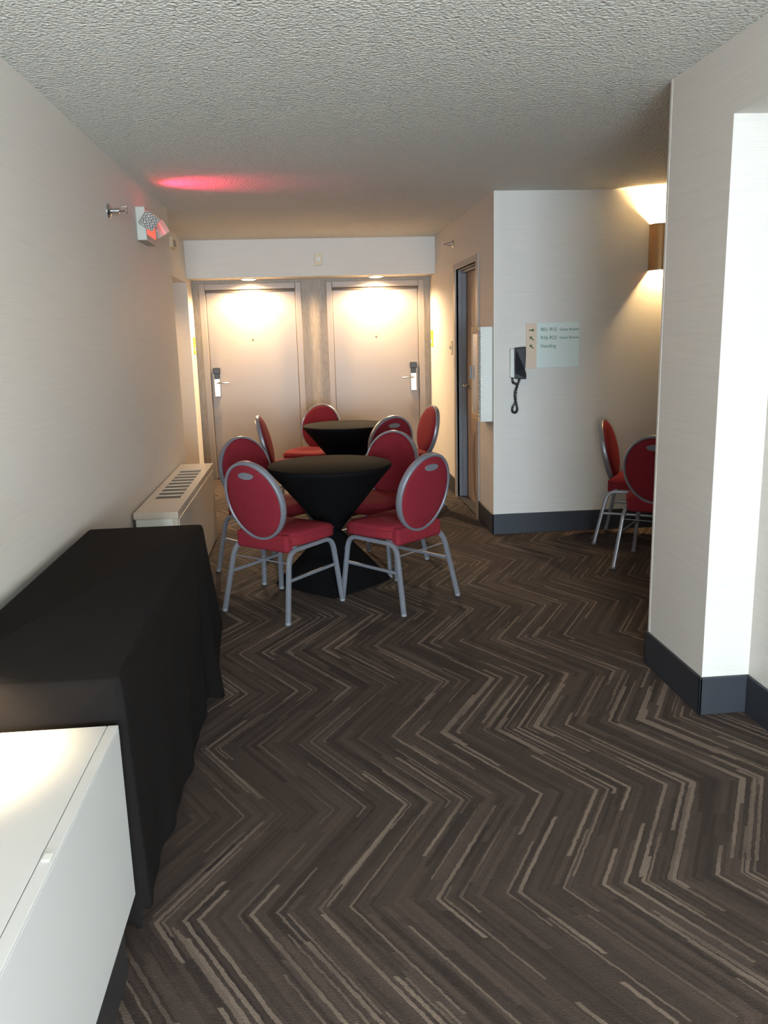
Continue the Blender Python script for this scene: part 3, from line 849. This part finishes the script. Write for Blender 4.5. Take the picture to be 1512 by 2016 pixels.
CH = [  # x, y, heading (dx,dy), label, group
    (-.183, 4.562, (.64, .77), 'red chair with silver grip nearest the camera, left of the front table'),
    (.484, 4.600, (-.66, .75), 'red chair with silver grip nearest the camera, right of the front table'),
    (-.300, 5.330, (.66, -.75), 'red chair facing the camera, behind left of the front table'),
    (.425, 5.340, (-.6, -.8), 'red chair facing the camera, behind right of the front table'),
    (-.175, 6.950, (1, -.05), 'red chair seen edge-on, left of the far table by the doors'),
    (.035, 7.720, (-.42, -.9), 'red chair behind the far table, in front of the wood panel'),
    (.565, 6.780, (-.43, .9), 'red chair showing its silver grip, on the near right side of the far table'),
    (.875, 7.330, (-.96, -.24), 'bright red chair beside the lit right wall at the far table'),
    (2.300, 5.650, (.86, -.50), 'red chair against the white alcove wall, seen from its side'),
    (2.213, 4.990, (.60, .80), 'dark red chair with silver grip half hidden behind the right pillar'),
]
proto = build_chair()
for i, (x, y, d, lb) in enumerate(CH):
    a = math.atan2(-d[0], d[1])
    if i == 0:
        o = proto; o.location = (x, y, 0); o.rotation_euler = (0, 0, a)
    else: o = dup(proto, (x, y, 0), a)
    o['label'] = lb

# ------------------------------------------------------------------ light
def area(name, loc, rot, sx_, sy_, e, col):
    l = bpy.data.lights.new(name, 'AREA'); l.shape = 'RECTANGLE'; l.size = sx_; l.size_y = sy_; l.energy = e; l.color = col
    o = bpy.data.objects.new(name, l); COL.objects.link(o); o.location = loc; o.rotation_euler = rot
    return o
area('window_skylight', ((WX0 + WX1) / 2, -5.56, (WZ0 + WZ1) / 2), (PI / 2 - math.radians(27), 0, 0), WX1 - WX0 - .1, WZ1 - WZ0 - .1, 500, (.47, .71, 1.0))
area('window_groundlight', ((WX0 + WX1) / 2, -5.50, (WZ0 + WZ1) / 2), (PI / 2 + math.radians(30), 0, 0), WX1 - WX0 - .1, WZ1 - WZ0 - .1, 250, (.95, 1.0, .88))
area('side_window_daylight', (1.66, (SY0 + SY1) / 2, (SZ0 + SZ1) / 2), (PI / 2, 0, PI / 2), SY1 - SY0 - .1, SZ1 - SZ0 - .1, 900, (.86, .94, .97))

w = bpy.data.worlds.new('world'); SC.world = w; w.use_nodes = True
w.node_tree.nodes['Background'].inputs[0].default_value = (.6, .75, 1, 1)
w.node_tree.nodes['Background'].inputs[1].default_value = .8

# ------------------------------------------------------------------ camera
f = 1637.65
yaw, pit, rol = map(math.radians, (5.0017, 12.0925, -1.5531))
cy, sy, cp, sp, cr_, sr = math.cos(yaw), math.sin(yaw), math.cos(pit), math.sin(pit), math.cos(rol), math.sin(rol)
fwd = Vector((sy * cp, cy * cp, -sp)); r0 = Vector((cy, -sy, 0)); u0 = r0.cross(fwd)
rt = cr_ * r0 + sr * u0; up = -sr * r0 + cr_ * u0
cam = bpy.data.cameras.new('camera'); co = bpy.data.objects.new('camera', cam); COL.objects.link(co)
mt = Matrix((rt, up, -fwd)).transposed().to_4x4(); mt.translation = Vector((0, 0, 1.5)); co.matrix_world = mt
cam.sensor_fit = 'VERTICAL'; cam.sensor_height = 36; cam.sensor_width = 27; cam.lens = f / 2016 * 36
cam.clip_start = .02
SC.camera = co
SC.view_settings.view_transform = 'Standard'; SC.view_settings.look = 'None'; SC.view_settings.gamma = 1; SC.view_settings.exposure = .2
